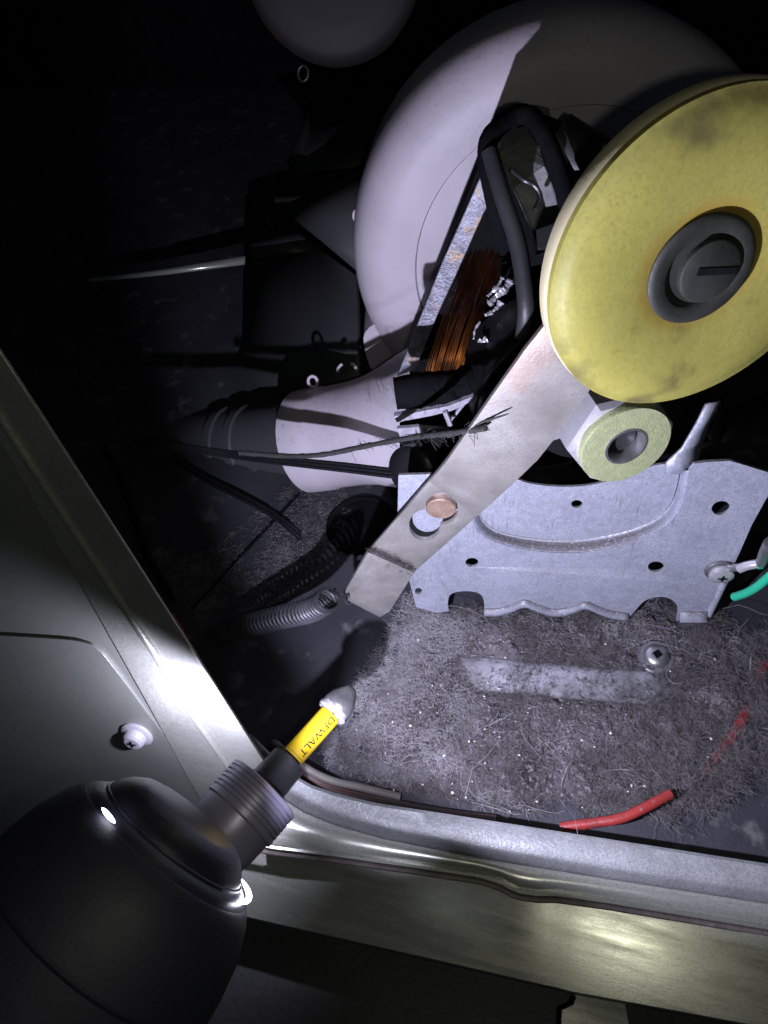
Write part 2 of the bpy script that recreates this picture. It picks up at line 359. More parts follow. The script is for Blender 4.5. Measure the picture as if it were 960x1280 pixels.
# ================================================================== MOTOR BRACKET
n3 = W(-.09, .80, -.608); PLATE = Pl(at(700, 775, .38), n3)
ARM = Pl(PLATE(560, 650, .0085), (n3*.93+W(.16,.60,-.78)*.07).normalized())
def motor_bracket():
    root = empty('motor_bracket', PLATE(700, 775), 'galvanised motor mounting plate with scalloped foot and punched holes', 'bracket')
    reg = sm2([(596, 612), (599, 636), (606, 652), (622, 663), (650, 670), (685, 674), (725, 674), (765, 668), (800, 658), (826, 644), (840, 626), (847, 604), (849, 588)], 4)
    wave = sm2([(605, 768), (622, 768), (640, 763), (655, 757), (670, 762), (688, 768), (705, 768), (722, 762), (733, 759), (747, 765), (765, 771), (785, 774)], 3)
    cut1 = sm2([(561, 764), (560, 752), (565, 742), (583, 739), (599, 742), (605, 752), (605, 768)], 4)
    cut2 = sm2([(785, 774), (797, 760), (808, 750), (826, 746), (840, 750), (847, 760), (845, 777)], 4)
    cen = Vector((722, 590)); rout = []
    for p in reg:
        v = Vector(p)-cen; v.x *= .7; v.normalize(); rout.append((p[0]+v.x*12, p[1]+v.y*17))
    outer = [(498, 594), (578, 592)] + rout + [(868, 580), (880, 578), (912, 576), (926, 580), (965, 592), (975, 596), (956, 627), (940, 656), (925, 690), (905, 733), (887, 775), (870, 778), (845, 777)] \
        + cut2[::-1][1:] + wave[::-1][1:] + cut1[::-1][1:] + [(545, 766), (520, 759), (514, 735), (505, 700), (497, 640)]
    holes = [ell(590, 703, 8, 5.5), ell(820, 708.5, 10, 6.5), ell(901, 635, 11.5, 8.5, -.2), ell(523, 739, 4.5, 4)]
    slab('plate', outer, PLATE, .0012, M['galv_plate'], root, holes)
    rec = -.0045; inn = reg
    lerp = lambda t: [((1-t)*a[0]+t*b[0], (1-t)*a[1]+t*b[1]) for a, b in zip(rout, reg)]
    grid_loft('joggle', [[PLATE(*p, -.0005+(rec-.0005)*(t*t*(3-2*t))) for p in lerp(t-.03)] for t in (0, .15, .3, .5, .7, .85, 1.05)], M['galv_plate'], root, .0006)
    top = sm2([(850, 582), (830, 580), (805, 586), (780, 596), (755, 603), (725, 608), (690, 608), (660, 604), (640, 598), (594, 596)], 4)
    slab('recessed_field', inn+top, PLATE, .001, M['galv_plate'], root, [ell(721, 630, 7, 4.8)], off=rec+.0004)
    # rolled foot along the bottom
    foot = []
    for dy, off in ((-9, -.0008), (-6, .0006), (-2, .0018), (2, .0024)):
        foot.append([PLATE(x, y+dy, off) for x, y in wave])
    grid_loft('scalloped_foot', foot, M['galv_plate'], root, .0008)
    fr = []
    for dy, off in ((-10, .0004), (-3, .0012), (3, .0028)):
        fr.append([PLATE(x, 775+dy, off) for x in (850, 862, 874, 884)])
    grid_loft('foot_corner', fr, M['galv_plate'], root, .0008)
    # rounded stiffening edge near right side
    tube('pressed_rib', [PLATE(906, 726, -.0004), PLATE(897, 745, -.0004), PLATE(886, 768, -.0004)], .0016, M['galv_plate'], root, 10, 4)
    # strap rising to the motor
    st = Pl(PLATE(850, 575, -.004), W(.25, .6, -.75))
    grid_loft('strap', [[st(832, 592), st(872, 592)], [st(833, 578), st(872, 575)], [st(852, 560), st(878, 552)], [st(870, 530, .002), st(888, 525, .002)], [st(882, 506, .004), st(900, 500, .004)]], M['galv_plate'], root, .001)
motor_bracket()

# ================================================================== IDLER PULLEY AND ARM
nP = W(.25, .66, -.71).normalized()
PC = at(884, 333, .196)
PS = .196/.214
def scp(p): return [(a*PS, b*PS) for a, b in p]
def pulley():
    root = empty('idler_pulley', ARM(560, 650), 'large yellow idler pulley on a flat steel arm with a copper rivet', 'pulley')
    o = PC + nP*0
    lathe('wheel', o, nP, scp([(-.0015,.006),(-.0010,.0150),(-.0003,.0172),(.0006,.021),(.0014,.027),(.0018,.032),(.0017,.037),(.0010,.0405),(.0002,.0428),(-.0008,.0444),(-.0012,.0460),(-.0032,.0460)]), M['yellow'], root, 128)
    lathe('belt_groove', o, nP, scp([(-.0032,.0460),(-.0044,.0463),(-.0056,.0462),(-.0085,.0460),(-.0100,.0452),(-.0108,.0420),(-.0112,.0400),(-.0150,.0395),(-.0155,.039),(-.0155,.03),(-.0155,.01)]), M['cream'], root, 128)
    hc = CAMLOC + ray(876, 337)*((o-nP*.0002-CAMLOC).dot(nP)/ray(876, 337).dot(nP))
    cap = lathe('hub_cap', hc, nP, scp([(-.005,.0150),(.0000,.0160),(.0006,.0161),(.0012,.0155),(.0014,.0142),(.0012,.0115),(.0004,.0106),(-.0002,.0100),(.0002,.002),(.0002,0)]), M['cap'], root, 72)
    a = nP; u = W(1, -.12, .25); u = (u-a*u.dot(a)).normalized(); v = a.cross(u)
    # D-shaped shaft end with slot
    ce = hc+u*.0018
    loop = [ce+u*(.0084*math.cos(t))+v*(.0084*math.sin(t)) for t in np.linspace(0, 2*math.pi, 40, endpoint=False)]
    V = [p+a*.0001 for p in loop]+[p+a*.0016 for p in loop]+[ce+(p-ce)*.93+a*.0020 for p in loop]; n = 40
    Fc = [(i, (i+1)%n, n+(i+1)%n, n+i) for i in range(n)]+[(n+i, n+(i+1)%n, 2*n+(i+1)%n, 2*n+i) for i in range(n)]+[tuple(range(2*n, 3*n))]
    mesh('shaft_end', V, Fc, M['cap'], cap)
    box('slot', hc+u*.0034+v*.0004+a*.0018, u*.0058, v*.0010, a*.0005, M['dark'], cap, .0001)
    # arm
    fig8 = []
    c1, r1, c2, r2 = Vector((552, 634)), 20.5, Vector((531, 654)), 19.5
    a1, a2 = [], []
    for k in range(72):
        t = 2*math.pi*k/72; p = c1+Vector((math.cos(t), math.sin(t)))*r1
        if (p-c2).length > r2: a1.append((t, tuple(p)))
        q = c2+Vector((math.cos(t), math.sin(t)))*r2
        if (q-c1).length > r1: a2.append((t, tuple(q)))
    def rot(l):
        for i in range(len(l)):
            if (l[i][0]-l[i-1][0]) % (2*math.pi) > .3: return [x[1] for x in l[i:]+l[:i]]
        return [x[1] for x in l]
    fig8 = rot(a1)+rot(a2)
    V, Fc = [], []
    def poly(loop, off, holes=()):
        base = len(V); loops = [[ARM(*p, off) for p in loop]]+[[ARM(*p, off) for p in h] for h in holes]
        fl = [q for l in loops for q in l]
        for t in tessellate_polygon(loops): Fc.append(tuple(base+i for i in t))
        V.extend(fl); return base
    def quad(p, q, r, s, o1, o2):
        b = len(V); V.extend([ARM(*p, o1), ARM(*q, o1), ARM(*r, o2), ARM(*s, o2)]); Fc.append((b, b+1, b+2, b+3))
    m0 = [(459, 690), (516, 716)]; m1 = [(463, 685), (520, 711)]
    poly([(430, 740), (437, 738), (439, 745), (433, 747), (475, 769), (487, 762), (516, 716), (459, 690)], .0008)
    quad(*m0, *m1[::-1], .0008, -.0035)
    j0 = [(537, 599), (597, 642)]; j1 = [(548, 587), (612, 629)]
    poly([m1[0], m1[1], j0[1], j0[0]], -.0035, [fig8])
    quad(*j0, *j1[::-1], -.0035, .0022)
    poly([j1[0], j1[1], (640, 603), (672, 572), (705, 530), (740, 480), (800, 430), (720, 380), (682, 402), (655, 436), (612, 497), (560, 572)], .0022)
    o = mesh('arm', V, Fc, M['arm'], root, True)
    s = o.modifiers.new('solid', 'SOLIDIFY'); s.thickness = .0022; s.offset = 0
    b = o.modifiers.new('bevel', 'BEVEL'); b.width = .0004; b.segments = 2; b.limit_method = 'ANGLE'; b.angle_limit = math.radians(30)
    rc = ARM(551, 637, -.0050)
    lathe('rivet', rc, ARM.n, [(-.004, .0062), (-.0005, .0062), (0, .0058), (.0001, .003), (.0004, .0012), (.0003, 0)], M['copper'], root, 48)
    lathe('pivot', PC-nP*.020, nP, [(-.006, .007), (0, .007), (.018, .007)], M['grey_metal'], root, 32)
pulley()

# ================================================================== MOTOR
nM = W(.2, .68, -.70).normalized()
def motor():
    c = at(600, 440, .335)
    root = empty('motor', Vector((c.x, c.y, .03)), 'black electric motor with exposed copper winding behind the pulley', 'motor')
    st = Pl(at(560, 350, .335), W(-.2, .70, -.68))
    # bright lamination edge strip
    slab('stator_edge', [(600, 222), (624, 232), (604, 268), (570, 344), (545, 398), (528, 440), (519, 462), (496, 471), (520, 410), (552, 330), (580, 268)], st, .004, mat('laminations', (.30,.30,.35), (.12,.12,.14), 260, .42, .5, .6, 700, c3=(.40,.26,.12), s3=90, t3=.56, fine=900), root, off=.004)
    slab('stator_core', [(606, 190), (660, 150), (700, 165), (760, 188), (805, 225), (800, 420), (700, 480), (640, 470), (600, 500), (560, 520), (492, 524), (484, 506), (498, 470), (545, 345), (590, 232)], st, .012, M['dark'], root, off=-.006, bev=.001)  # right side stretched past the core to block LED light from the blower
    # end bell behind arm
    bc = at(702, 505, .318)
    lathe('end_bell', bc, nM, [(-.03, .036), (-.006, .036), (.000, .0345), (.003, .030), (.004, .022), (.008, .018), (.010, .010), (.010, 0)], M['dark_gloss'], root, 72)
    for rr, ss, m in ((.0365, -.002, M['grey_metal']), (.031, .0035, M['dark_grey'])):
        a, u, v = frame(nM)
        tube('bell_ring', [bc+nM*ss+(u*math.cos(t)+v*math.sin(t))*rr for t in np.linspace(0, 2*math.pi, 60, endpoint=False)], .0007, m, root, 8, 0, True)
    # winding: a fan of enamelled wires, far too many to count
    V, Fc = [], []
    for layer in range(2):
        for k in range(34):
            t = k/33; jx = random.uniform(-3.5, 3.5)
            top = at(606+62*t+jx, 262+random.uniform(-6, 6)-5*t, .332+.0015*math.sin(t*9)+layer*.0012)
            mid = at(556+46*t+jx, 395+random.uniform(-3, 3), .3245-.002*math.sin(t*3.1)+layer*.0012)
            bot = at(534+40*t+jx*1.5, 476+random.uniform(-7, 6), .327+layer*.0012)
            v, f = tube_data(catmull([top, mid, bot, bot-ARM.n*.004], 5), random.uniform(.00010,.00019), 5)
            b = len(V); V += v; Fc += [tuple(b+i for i in q) for q in f]
    tag(mesh('winding', V, Fc, M['wire_copper'], root), kind='stuff')
    # black coil former lumps in front and around the winding
    for pts, r in (([(494, 492), (530, 487), (575, 482), (610, 470)], .0075), ([(640, 330), (632, 400), (612, 450), (590, 480)], .0075), ([(700, 330), (690, 400), (650, 440)], .012)):
        tube('coil_former', [at(x, y, .322 if r == .0075 and pts[0][0] < 500 else .333) for x, y in pts], r, M['dark'], root, 14, 6, jit=.12)
    # white terminal board
    wb = mat('terminal_white', (.36,.35,.40), (.25,.25,.28), 200, .5, 0, .3, 600)
    tl = Pl(at(540, 515, .322), W(-.05, .75, -.65))
    slab('terminal_rail', [(492, 521), (540, 512), (560, 508), (594, 495), (596, 499), (564, 514), (540, 520), (496, 528)], tl, .003, wb, root, bev=.0002)
    slab('terminal_board', [(496, 536), (520, 534), (556, 537), (575, 508), (582, 506), (566, 525), (550, 560), (525, 566), (505, 560)], tl, .002, wb, root, off=-.006, bev=.0002)
    for a, b in (((521, 532), (527, 548)), ((556, 514), (563, 531))):
        p, q = tl(*a, .001), tl(*b, .001)
        tube('terminal_tab', [p, q], .0011, wb, root, 6, 0)
    lathe('foot_grommet', at(512, 590, .335), W(-.5, .3, -.7), [(-.012, .0115), (-.001, .0115), (.0, .0105), (.001, .006), (.001, 0)], M['dark_gloss'], root, 32)
    slab('lower_frame', [(500, 545), (600, 515), (640, 500), (640, 590), (560, 600), (540, 594), (500, 600)], Pl(at(560, 550, .345), W(0, .7, -.7)), .01, M['dark'], root)
    # switch housing on the top
    P = {k: at(*v) for k, v in dict(a=(622, 192, 0.285), b=(674, 162, 0.285), c=(684, 205, 0.275), d=(664, 222, 0.276), e=(640, 236, 0.278), f=(668, 298, 0.282), g=(705, 272, 0.278), h=(712, 250, 0.288), i=(690, 165, 0.295)).items()}
    V = [P['a'], P['b'], P['c'], P['e'], P['g'], P['f'], P['i'], P['h']]
    sb = mat('switch_grey', (.28,.28,.29), (.17,.17,.175), 120, .5, .1, .4, 400)
    back = [v - ARM.n*.02 for v in V]
    mesh('switch_box', V+back, [(0,1,2,3), (3,2,4,5), (1,6,7,4,2), (0,1,9,8), (0,3,11,8), (3,5,13,11), (5,4,12,13), (1,6,14,9), (6,7,15,14), (7,4,12,15)], sb, root, False, .0012)
    tube('switch_lead', [at(640, 212, 0.270), at(655, 225, 0.268), at(668, 232, 0.269), at(676, 246, 0.270), at(670, 262, 0.270)], .0008, M['grey_metal'], root, 8, 6)
    tube('rubber_strap', [at(628, 300, 0.278), at(618, 250, 0.274), at(608, 200, 0.273), at(614, 170, 0.273), at(640, 146, 0.276), at(664, 146, 0.276), at(684, 176, 0.272), at(700, 220, 0.271), at(712, 262, 0.273)], .0034, M['dark'], root, 12, 8, jit=.05)
    tube('rubber_strap', [at(612, 190, 0.271), at(630, 250, 0.269), at(646, 300, 0.269), at(654, 345, 0.270), at(658, 388, 0.272), at(655, 420, 0.280)], .0032, M['dark_grey'], root, 12, 8)
    tube('bracket_arm', [at(690, 180, 0.295), at(730, 205, 0.295), at(775, 228, 0.295)], .012, M['dark_grey'], root, 12, 5)
    box('connector', at(686, 297, 0.275), W(.0055, -.002, 0), W(.001, .0035, 0), W(0, 0, .003), M['grey_metal'], root)
    # shaft nut
    wc = at(783, 558, .262)
    nut = lathe('shaft_nut', wc-nM*.016, nM, [(-.001, .010), (0, .0178), (.0022, .0192), (.0105, .0192), (.0128, .0178), (.0132, .010)], M['chrome'], root, 6)
    nut.data.polygons.foreach_set('use_smooth', [False]*len(nut.data.polygons))
    lathe('nut_face', wc, nM, [(-.005, .0155), (-.001, .0162), (0, .0158), (.0, .0076), (-.0012, .0068), (-.010, .0066)], M['nutgreen'], nut, 64)
    lathe('nut_bore', wc, nM, [(-.0006, .0078), (.0002, .0076), (.0003, .0068), (-.002, .0062), (-.012, .006)], M['steel'], nut, 48)
    lathe('shaft_tip', wc-nM*.0045, nM, [(-.01, .0056), (0, .0055), (.0008, .0048), (.0008, 0)], M['grey_metal'], nut, 32)
    lathe('rear_pulley', wc-nM*.024, nM, [(-.006, .018), (-.004, .024), (0, .0245), (.001, .020), (.002, .01), (.002, 0)], M['dark_gloss'], root, 48)
    lathe('bright_collar', wc-nM*.022+W(-.012, -.004, 0), nM, [(-.003, .016), (.001, .018), (.004, .017), (.005, .012)], M['chrome'], root, 40)
motor()

def tape():
    m = mat('foil_strand', (.62,.62,.66), (.4,.4,.42), 300, .35, .5, .5, 400)
    b = lambda x, y, z=.311: at(x, y, z)
    g = 'frayed pale strands caught between the motor windings'
    pieces = [([(600, 402), (594, 412), (592, 424)], .0007, 'thin pale strand hanging beside the copper winding'),
              ([(598, 424), (602, 426), (608, 424)], .0018, 'small white tuft at the lower end of the pale strand'),
              ([(628, 348), (620, 360), (610, 370)], .0010, 'upper short silvery sliver between the windings'),
              ([(638, 352), (630, 362), (622, 368), (612, 380)], .0022, 'widest silvery tape scrap between the motor windings'),
              ([(626, 378), (620, 386), (612, 392), (606, 394)], .0014, 'lower curled silvery scrap below the wide tape')]
    for pts, r, lab in pieces:
        P = catmull([b(x, y) for x, y in pts], 9); V, Fc = tube_data(P, [r*(.35+1.3*abs(noise.noise(p*400))) for p in P], 8); V = [v+Vector((noise.noise(v*1300), noise.noise(v*1300+Vector((9,9,9))), 0))*r*.5 for v in V]
        tag(mesh('tape_scrap', V, Fc, m), lab, 'tape scrap', g)
tape()

# ================================================================== BLOWER
def blower():
    nB = W(-.02, .70, -.71).normalized()
    c = at(706, 332, .40)
    root = empty('blower_housing', Vector((c.x, c.y, .02)), 'large dusty white plastic blower housing with round outlet to the left', 'blower')
    R0 = .1112
    lathe('scroll', c, nB, [(-.06, R0*.98), (-.03, R0*1.0), (-.016, R0*.993), (-.009, R0*.975), (-.004, R0*.94), (-.0005, R0*.89), (.001, R0*.83), (.0013, R0*.75), (.0013, R0*.70), (-.0004, R0*.692), (-.0004, 0)], M['white_plastic'], root, 128)
    ax = W(-.86, .09, .48).normalized()
    oc = at(384, 552, .45)
    lathe('outlet_pipe', oc, ax, [(-.09, .0440), (-.072, .0385), (-.058, .0335), (-.046, .0304), (-.036, .0293), (-.018, .0291), (-.016, .0299), (0, .0301), (.0005, .0292), (0, .0278), (-.03, .0272)], M['white_plastic'], root, 72)
    # moulded throat joining scroll and pipe
    tp = Pl(c-nB*.008, nB)
    V = []
    lp = sm2([(520, 392), (478, 400), (456, 416), (456, 438), (462, 458), (468, 472), (466, 500), (462, 560), (472, 604), (500, 616)], 3)
    lp += [(560, 618), (660, 600), (700, 450), (600, 385)]
    slab('throat', lp, tp, .05, M['white_plastic'], root, bev=.005)
    for (x, y), lab in (((391, 477), None), ((448, 270), None)):
        p = at(x, y, .432 if y > 400 else .415)
        a, u, v = frame(W(.1, .5, -.8))
        tube('clip_loop', [p+(u*math.cos(t)*.8+v*math.sin(t))*.0032 for t in np.linspace(0, 2*math.pi, 18, endpoint=False)], .0009, M['white_plastic'], root, 8, 0, True)
    p = at(434, 466, .432); a, u, v = frame(W(.05, .4, -.9))
    for s0 in (0.25, 2.1):
        tube('clip_jaw', [p+(W(1,0,0)*math.cos(t)-W(0,1,0)*math.sin(t))*.0056 for t in np.linspace(s0, s0+.95, 8)], .0009, M['white_plastic'], root, 8, 0)
blower()

def background():
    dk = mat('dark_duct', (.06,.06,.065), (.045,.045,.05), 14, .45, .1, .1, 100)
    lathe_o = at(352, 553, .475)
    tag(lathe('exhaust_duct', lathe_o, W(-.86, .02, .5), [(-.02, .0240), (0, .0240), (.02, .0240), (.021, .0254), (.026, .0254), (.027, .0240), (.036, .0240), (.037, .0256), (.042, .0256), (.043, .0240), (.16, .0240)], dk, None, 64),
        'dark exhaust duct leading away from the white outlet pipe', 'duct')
    # inlet cone and grey housing left of the blower
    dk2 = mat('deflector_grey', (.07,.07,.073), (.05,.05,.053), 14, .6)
    tag(grid_loft('air_deflector', [[at(352, 262, .50), at(470, 205, .47)], [at(400, 300, .48), at(466, 262, .455)], [at(445, 338, .45), at(462, 330, .45)]], dk2, None, .004),
        'dark grey angled air deflector beside the left edge of the blower', 'deflector')
    tag(grid_loft('duct_wall', [[at(310, 325, .52), at(404, 314, .50), at(446, 345, .46)], [at(305, 430, .53), at(400, 440, .50), at(448, 420, .46)], [at(280, 490, .53), at(370, 492, .49), at(450, 470, .45)]], dk, None, .004),
        'faint dark grey wall panel above the outlet pipe', 'panel')
    tag(grid_loft('ledge', [[at(112, 349, .58), at(210, 337, .57), at(308, 321, .56)], [at(114, 353, .58), at(212, 343, .57), at(310, 330, .56)]], M['brushed'], None, .004),
        'thin pale sheet-metal ledge gleaming in the dark at left', 'ledge')
    tag(grid_loft('ledge', [[at(312, 300, .54), at(372, 292, .53)], [at(316, 324, .54), at(404, 314, .52)]], dk, None, .003),
        'short dim grey ledge nearer the blower', 'ledge')
    tag(tube('sealing_strip', [at(345, 250, .50), at(400, 245, .49), at(440, 232, .48), at(472, 213, .46)], .0022, M['dark_gloss'], None, 10, 6), 'glossy black curved strip above the dark deflector', 'strip')
    tag(grid_loft('rear_column', [[at(365, 110, .6), at(388, 130, .6), at(480, 110, .58)], [at(385, 150, .58), at(390, 180, .56), at(478, 160, .55)], [at(360, 205, .56), at(372, 220, .55), at(470, 205, .52)]], M['dark_grey'], None, .004),
        'barely visible dark curved housing above the black strip', 'housing')
    # pale round cover at the top edge
    lathe_c = at(415, -52, .42)
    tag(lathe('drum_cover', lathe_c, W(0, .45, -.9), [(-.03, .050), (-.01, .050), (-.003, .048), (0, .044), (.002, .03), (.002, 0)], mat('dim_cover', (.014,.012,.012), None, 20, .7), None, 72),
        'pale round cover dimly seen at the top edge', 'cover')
    for x, y, r, lab in ((379, 92, .0042, 'small pale ring hanging in the dark near the top'),):
        p = at(x, y, .47); a, u, v = frame(W(-.3, .3, -.9))
        tag(tube('cable_clip', [p+(u*math.cos(t)*.8+v*math.sin(t))*r for t in np.linspace(0, 2*math.pi, 20, endpoint=False)], .0008, M['grey_metal'], None, 8, 0, True), lab, 'clip')
    # bent tin at right, below the pulley
    r = empty('sheet_guard', at(930, 540, .32), 'dark bent sheet guard under the pulley at the right edge', 'guard')
    grid_loft('curved_flap', [[at(895, 500, .31), at(892, 530, .305), at(884, 545, .30), at(892, 556, .30)], [at(903, 497, .312), at(905, 520, .31), at(905, 538, .31), at(900, 555, .312)]], M['grey_metal'], r, .001)
    grid_loft('flap_panel', [[at(892, 556, .31), at(920, 548, .315), at(970, 510, .325)], [at(905, 520, .325), at(935, 512, .33), at(975, 490, .34)]], M['dark_grey'], r, .001)
    for k in range(3):
        tube('flap_crease', [at(925+k*7, 545+k*1, .308), at(945+k*6, 530, .31), at(965+k*6, 512, .315)], .0006, M['grey_metal'], r, 6, 5, jit=.3)
background()

# ================================================================== CABLES
def cables():
    g = 'black cables running left from the motor'
    labs = ['upper strand of the black cable bundle crossing the white outlet pipe', 'middle strand of the black cable bundle crossing the white outlet pipe', 'lowest strand of the black cable bundle crossing the white outlet pipe']
    for k in range(3):
        P = [at(170, 548+k*3, .40), at(260, 561+k*3, .385), at(340, 571+k*3.5, .37), at(430, 580+k*4.2, .352), at(500, 588+k*4.5, .34), at(560, 592+k*4.5, .335)]
        tag(tube('black_cable', P, .00085, M['dark_gloss'], None, 10, 8), labs[k], 'cable', g)
    P = [at(300, 566, .37), at(360, 570, .36), at(405, 568, .345), at(460, 557, .325), at(520, 546, .298), at(565, 541, .275), at(607, 535, .2575)]
    root = empty('frayed_cord', P[3], 'dark frayed cord with loose fibres lying across the steel arm', 'cord')
    tube('cord', P, [.0010]*(6*8+1) if False else .0012, M['rope'], root, 10, 8, jit=.12)
    P2 = [at(560, 545, .278), at(590, 534, .264), at(612, 525, .2575), at(636, 517, .252)]
    Q = catmull(P2, 8); V, Fc = tube_data(Q, [.0010*(1-.8*i/len(Q)) for i in range(len(Q))], 8, jit=.2)
    mesh('loose_end', V, Fc, M['rope'], root)
    V, Fc = [], []
    for k in range(110):
        t = random.random(); a = catmull(P, 8)[int((.45+.55*t)*(len(P)-1)*8)]
        dlt = Vector((random.gauss(0, 1), random.gauss(0, 1), random.gauss(0, 1)))*.0022
        q = [a, a+dlt*.6, a+dlt+Vector((.002*random.random(), 0, -.001))]
        v, f = tube_data(q, .00011, 3); b = len(V); V += v; Fc += [tuple(b+i for i in x) for x in f]
    tag(mesh('fibre', V, Fc, M['rope'], root), kind='stuff')
    f = level(.0030)
    for k, lab in enumerate(('upper of two thin cables lying on the dusty floor at left', 'lower of two thin cables lying on the dusty floor at left')):
        tag(tube('thin_cable', [f(215, 570+k*5), f(258, 597+k*5), f(300, 618+k*5), f(335, 637+k*5), f(356, 652+k*5), f(375, 668+k*6)], .0011, M['dark_gloss'], None, 8, 6), lab, 'cable', 'thin cables on the floor')
    # red wires
    tag(tube('red_wire', [level(.004)(700, 1034), level(.006)(745, 1028), level(.0075)(775, 1023), level(.0085)(805, 1010), level(.0085)(838, 992)], .0021, M['red'], None, 12, 8), 'bright red wire surfacing from the lint beside the base rail', 'wire')
    tag(tube('red_wire', [level(-.001)(880, 965), level(.0012)(905, 935), level(.0022)(925, 905), level(-.001)(940, 870), level(.0008)(955, 830)], .0026, M['red'], None, 12, 8), 'dull red wire buried under lint at the right edge', 'wire')
    pl = level(.004)
    tag(tube('red_wire', [pl(215, 770), pl(224, 785), pl(234, 803), pl(250, 830)], .0016, M['red'], None, 10, 6), 'short glimpse of red wire behind the left steel flange', 'wire')
    tag(tube('brown_hose', [level(.006)(340, 930), level(.008)(372, 958), level(.007)(410, 985), level(.004)(460, 1000), level(.003)(540, 1016), level(.003)(620, 1027)], .0026, mat('hose', (.10,.05,.045), (.06,.045,.04), 60, .6), None, 12, 8), 'dark brown hose tucked against the back of the base rail', 'hose')
    tag(tube('grey_seal', [level(.010)(345, 930), level(.012)(375, 955), level(.010)(410, 974), level(.007)(450, 984), level(.003)(500, 996)], .0017, mat('seal', (.20,.19,.16), (.12,.11,.1), 60, .6, 0, .3, 400), None, 12, 8), 'pale grey seal strip at the rail corner beside the yellow bit', 'seal')
    # green wire
    tag(tube('green_wire', [PLATE(918, 746, .008), PLATE(935, 740, .011), PLATE(952, 729, .013), PLATE(985, 700, .014)], .0019, M['green'], None, 12, 8), 'green earth wire at the right of the motor plate', 'wire')
cables()

def ground_terminal():
    c = PLATE(899, 713, .0012)
    root = empty('ring_terminal', c, 'crimped ring terminal screwed to the right side of the motor plate', 'terminal')
    a, u, v = frame(n3)
    tube('ring', [c+(u*math.cos(t)+v*math.sin(t))*.0052 for t in np.linspace(0, 2*math.pi, 28, endpoint=False)], .0011, M['steel'], root, 8, 0, True)
    tube('neck', [PLATE(912, 710, .002), PLATE(928, 709, .005)], .0018, M['steel'], root, 10, 0)
    tube('crimp_barrel', [PLATE(924, 711, .0055), PLATE(934, 707, .006), PLATE(950, 704, .007)], .0020, M['chrome'], root, 12, 3)
    tube('wire_core', [PLATE(946, 705, .007), PLATE(953, 704, .007)], .0023, M['green'], root, 12, 0)
    tube('strain_relief', [PLATE(952, 703, .008), PLATE(957, 690, .011), PLATE(963, 678, .014)], .0024, M['steel'], root, 10, 3)
    s = empty('terminal_screw', c, 'small crosshead screw through the ring terminal', 'screw')
    c2 = PLATE(902, 717, .002)
    lathe('screw_head', c2, n3, [(-.002, .0050), (.0006, .0054), (.0018, .0048), (.0026, .0030), (.0027, 0)], M['chrome'], s, 32)
    for uu in (u, v): box('cross_recess', c2+n3*.0026, uu*.0019, n3.cross(uu)*.00045, n3*.0003, M['dark'], s, 0)
    p = level(.002)(820, 822); n = Vector((0, -.1, 1)).normalized()
    s = empty('floor_screw', p, 'dusty square-recess screw with washer half buried in lint', 'screw')
    lathe('washer', p, n, [(-.002, .0082), (.0008, .0082), (.0014, .0076), (.0014, .004)], M['steel'], s, 36)
    lathe('screw_head', p, n, [(0, .0062), (.0028, .0058), (.0042, .0044), (.0046, .0020), (.0046, 0)], M['steel'], s, 32)
    a, u, v = frame(n); box('square_recess', p+n*.0046, (u+v)*.0012, (u-v)*.0012, n*.0003, M['dark'], s, 0)
ground_terminal()

# ================================================================== SPRING
def spring():
    A = ARM(436, 744, -.002); B = at(268, 796, .40)
    root = empty('tension_spring', B, 'long coiled tension spring hooked to the end of the steel arm', 'spring')
    A2 = at(412, 748, .325)
    ctrl = catmull([A2, at(390, 762, .34), at(350, 772, .355), at(300, 785, .375), B], 12)
    axis = [Vector(p) for p in ctrl]
    L = [0]
    for i in range(1, len(axis)): L.append(L[-1]+(axis[i]-axis[i-1]).length)
    turns = 38; P = []
    for k in range(turns*14+1):
        t = k/(turns*14)*L[-1]; i = min(max(np.searchsorted(L, t)-1, 0), len(axis)-2)
        q = (t-L[i])/(L[i+1]-L[i]); p = axis[i].lerp(axis[i+1], q); a, u, v = frame(axis[min(i+1, len(axis)-1)]-axis[i])
        an = 2*math.pi*k/14; P.append(p+(u*math.cos(an)+v*math.sin(an))*.0050)
    V, Fc = tube_data(P, .00075, 6); mesh('coil', V, Fc, M['spring'], root)
    tube('hook', [axis[2]+W(.001, -.004, 0), axis[0]+W(.004, -.002, -.004), A.lerp(axis[0], .35), A+ARM.n*.0045, A+ARM.n*.001+W(.0015, .002, 0), A-ARM.n*.003], .0009, M['spring'], root, 8, 6)
spring()

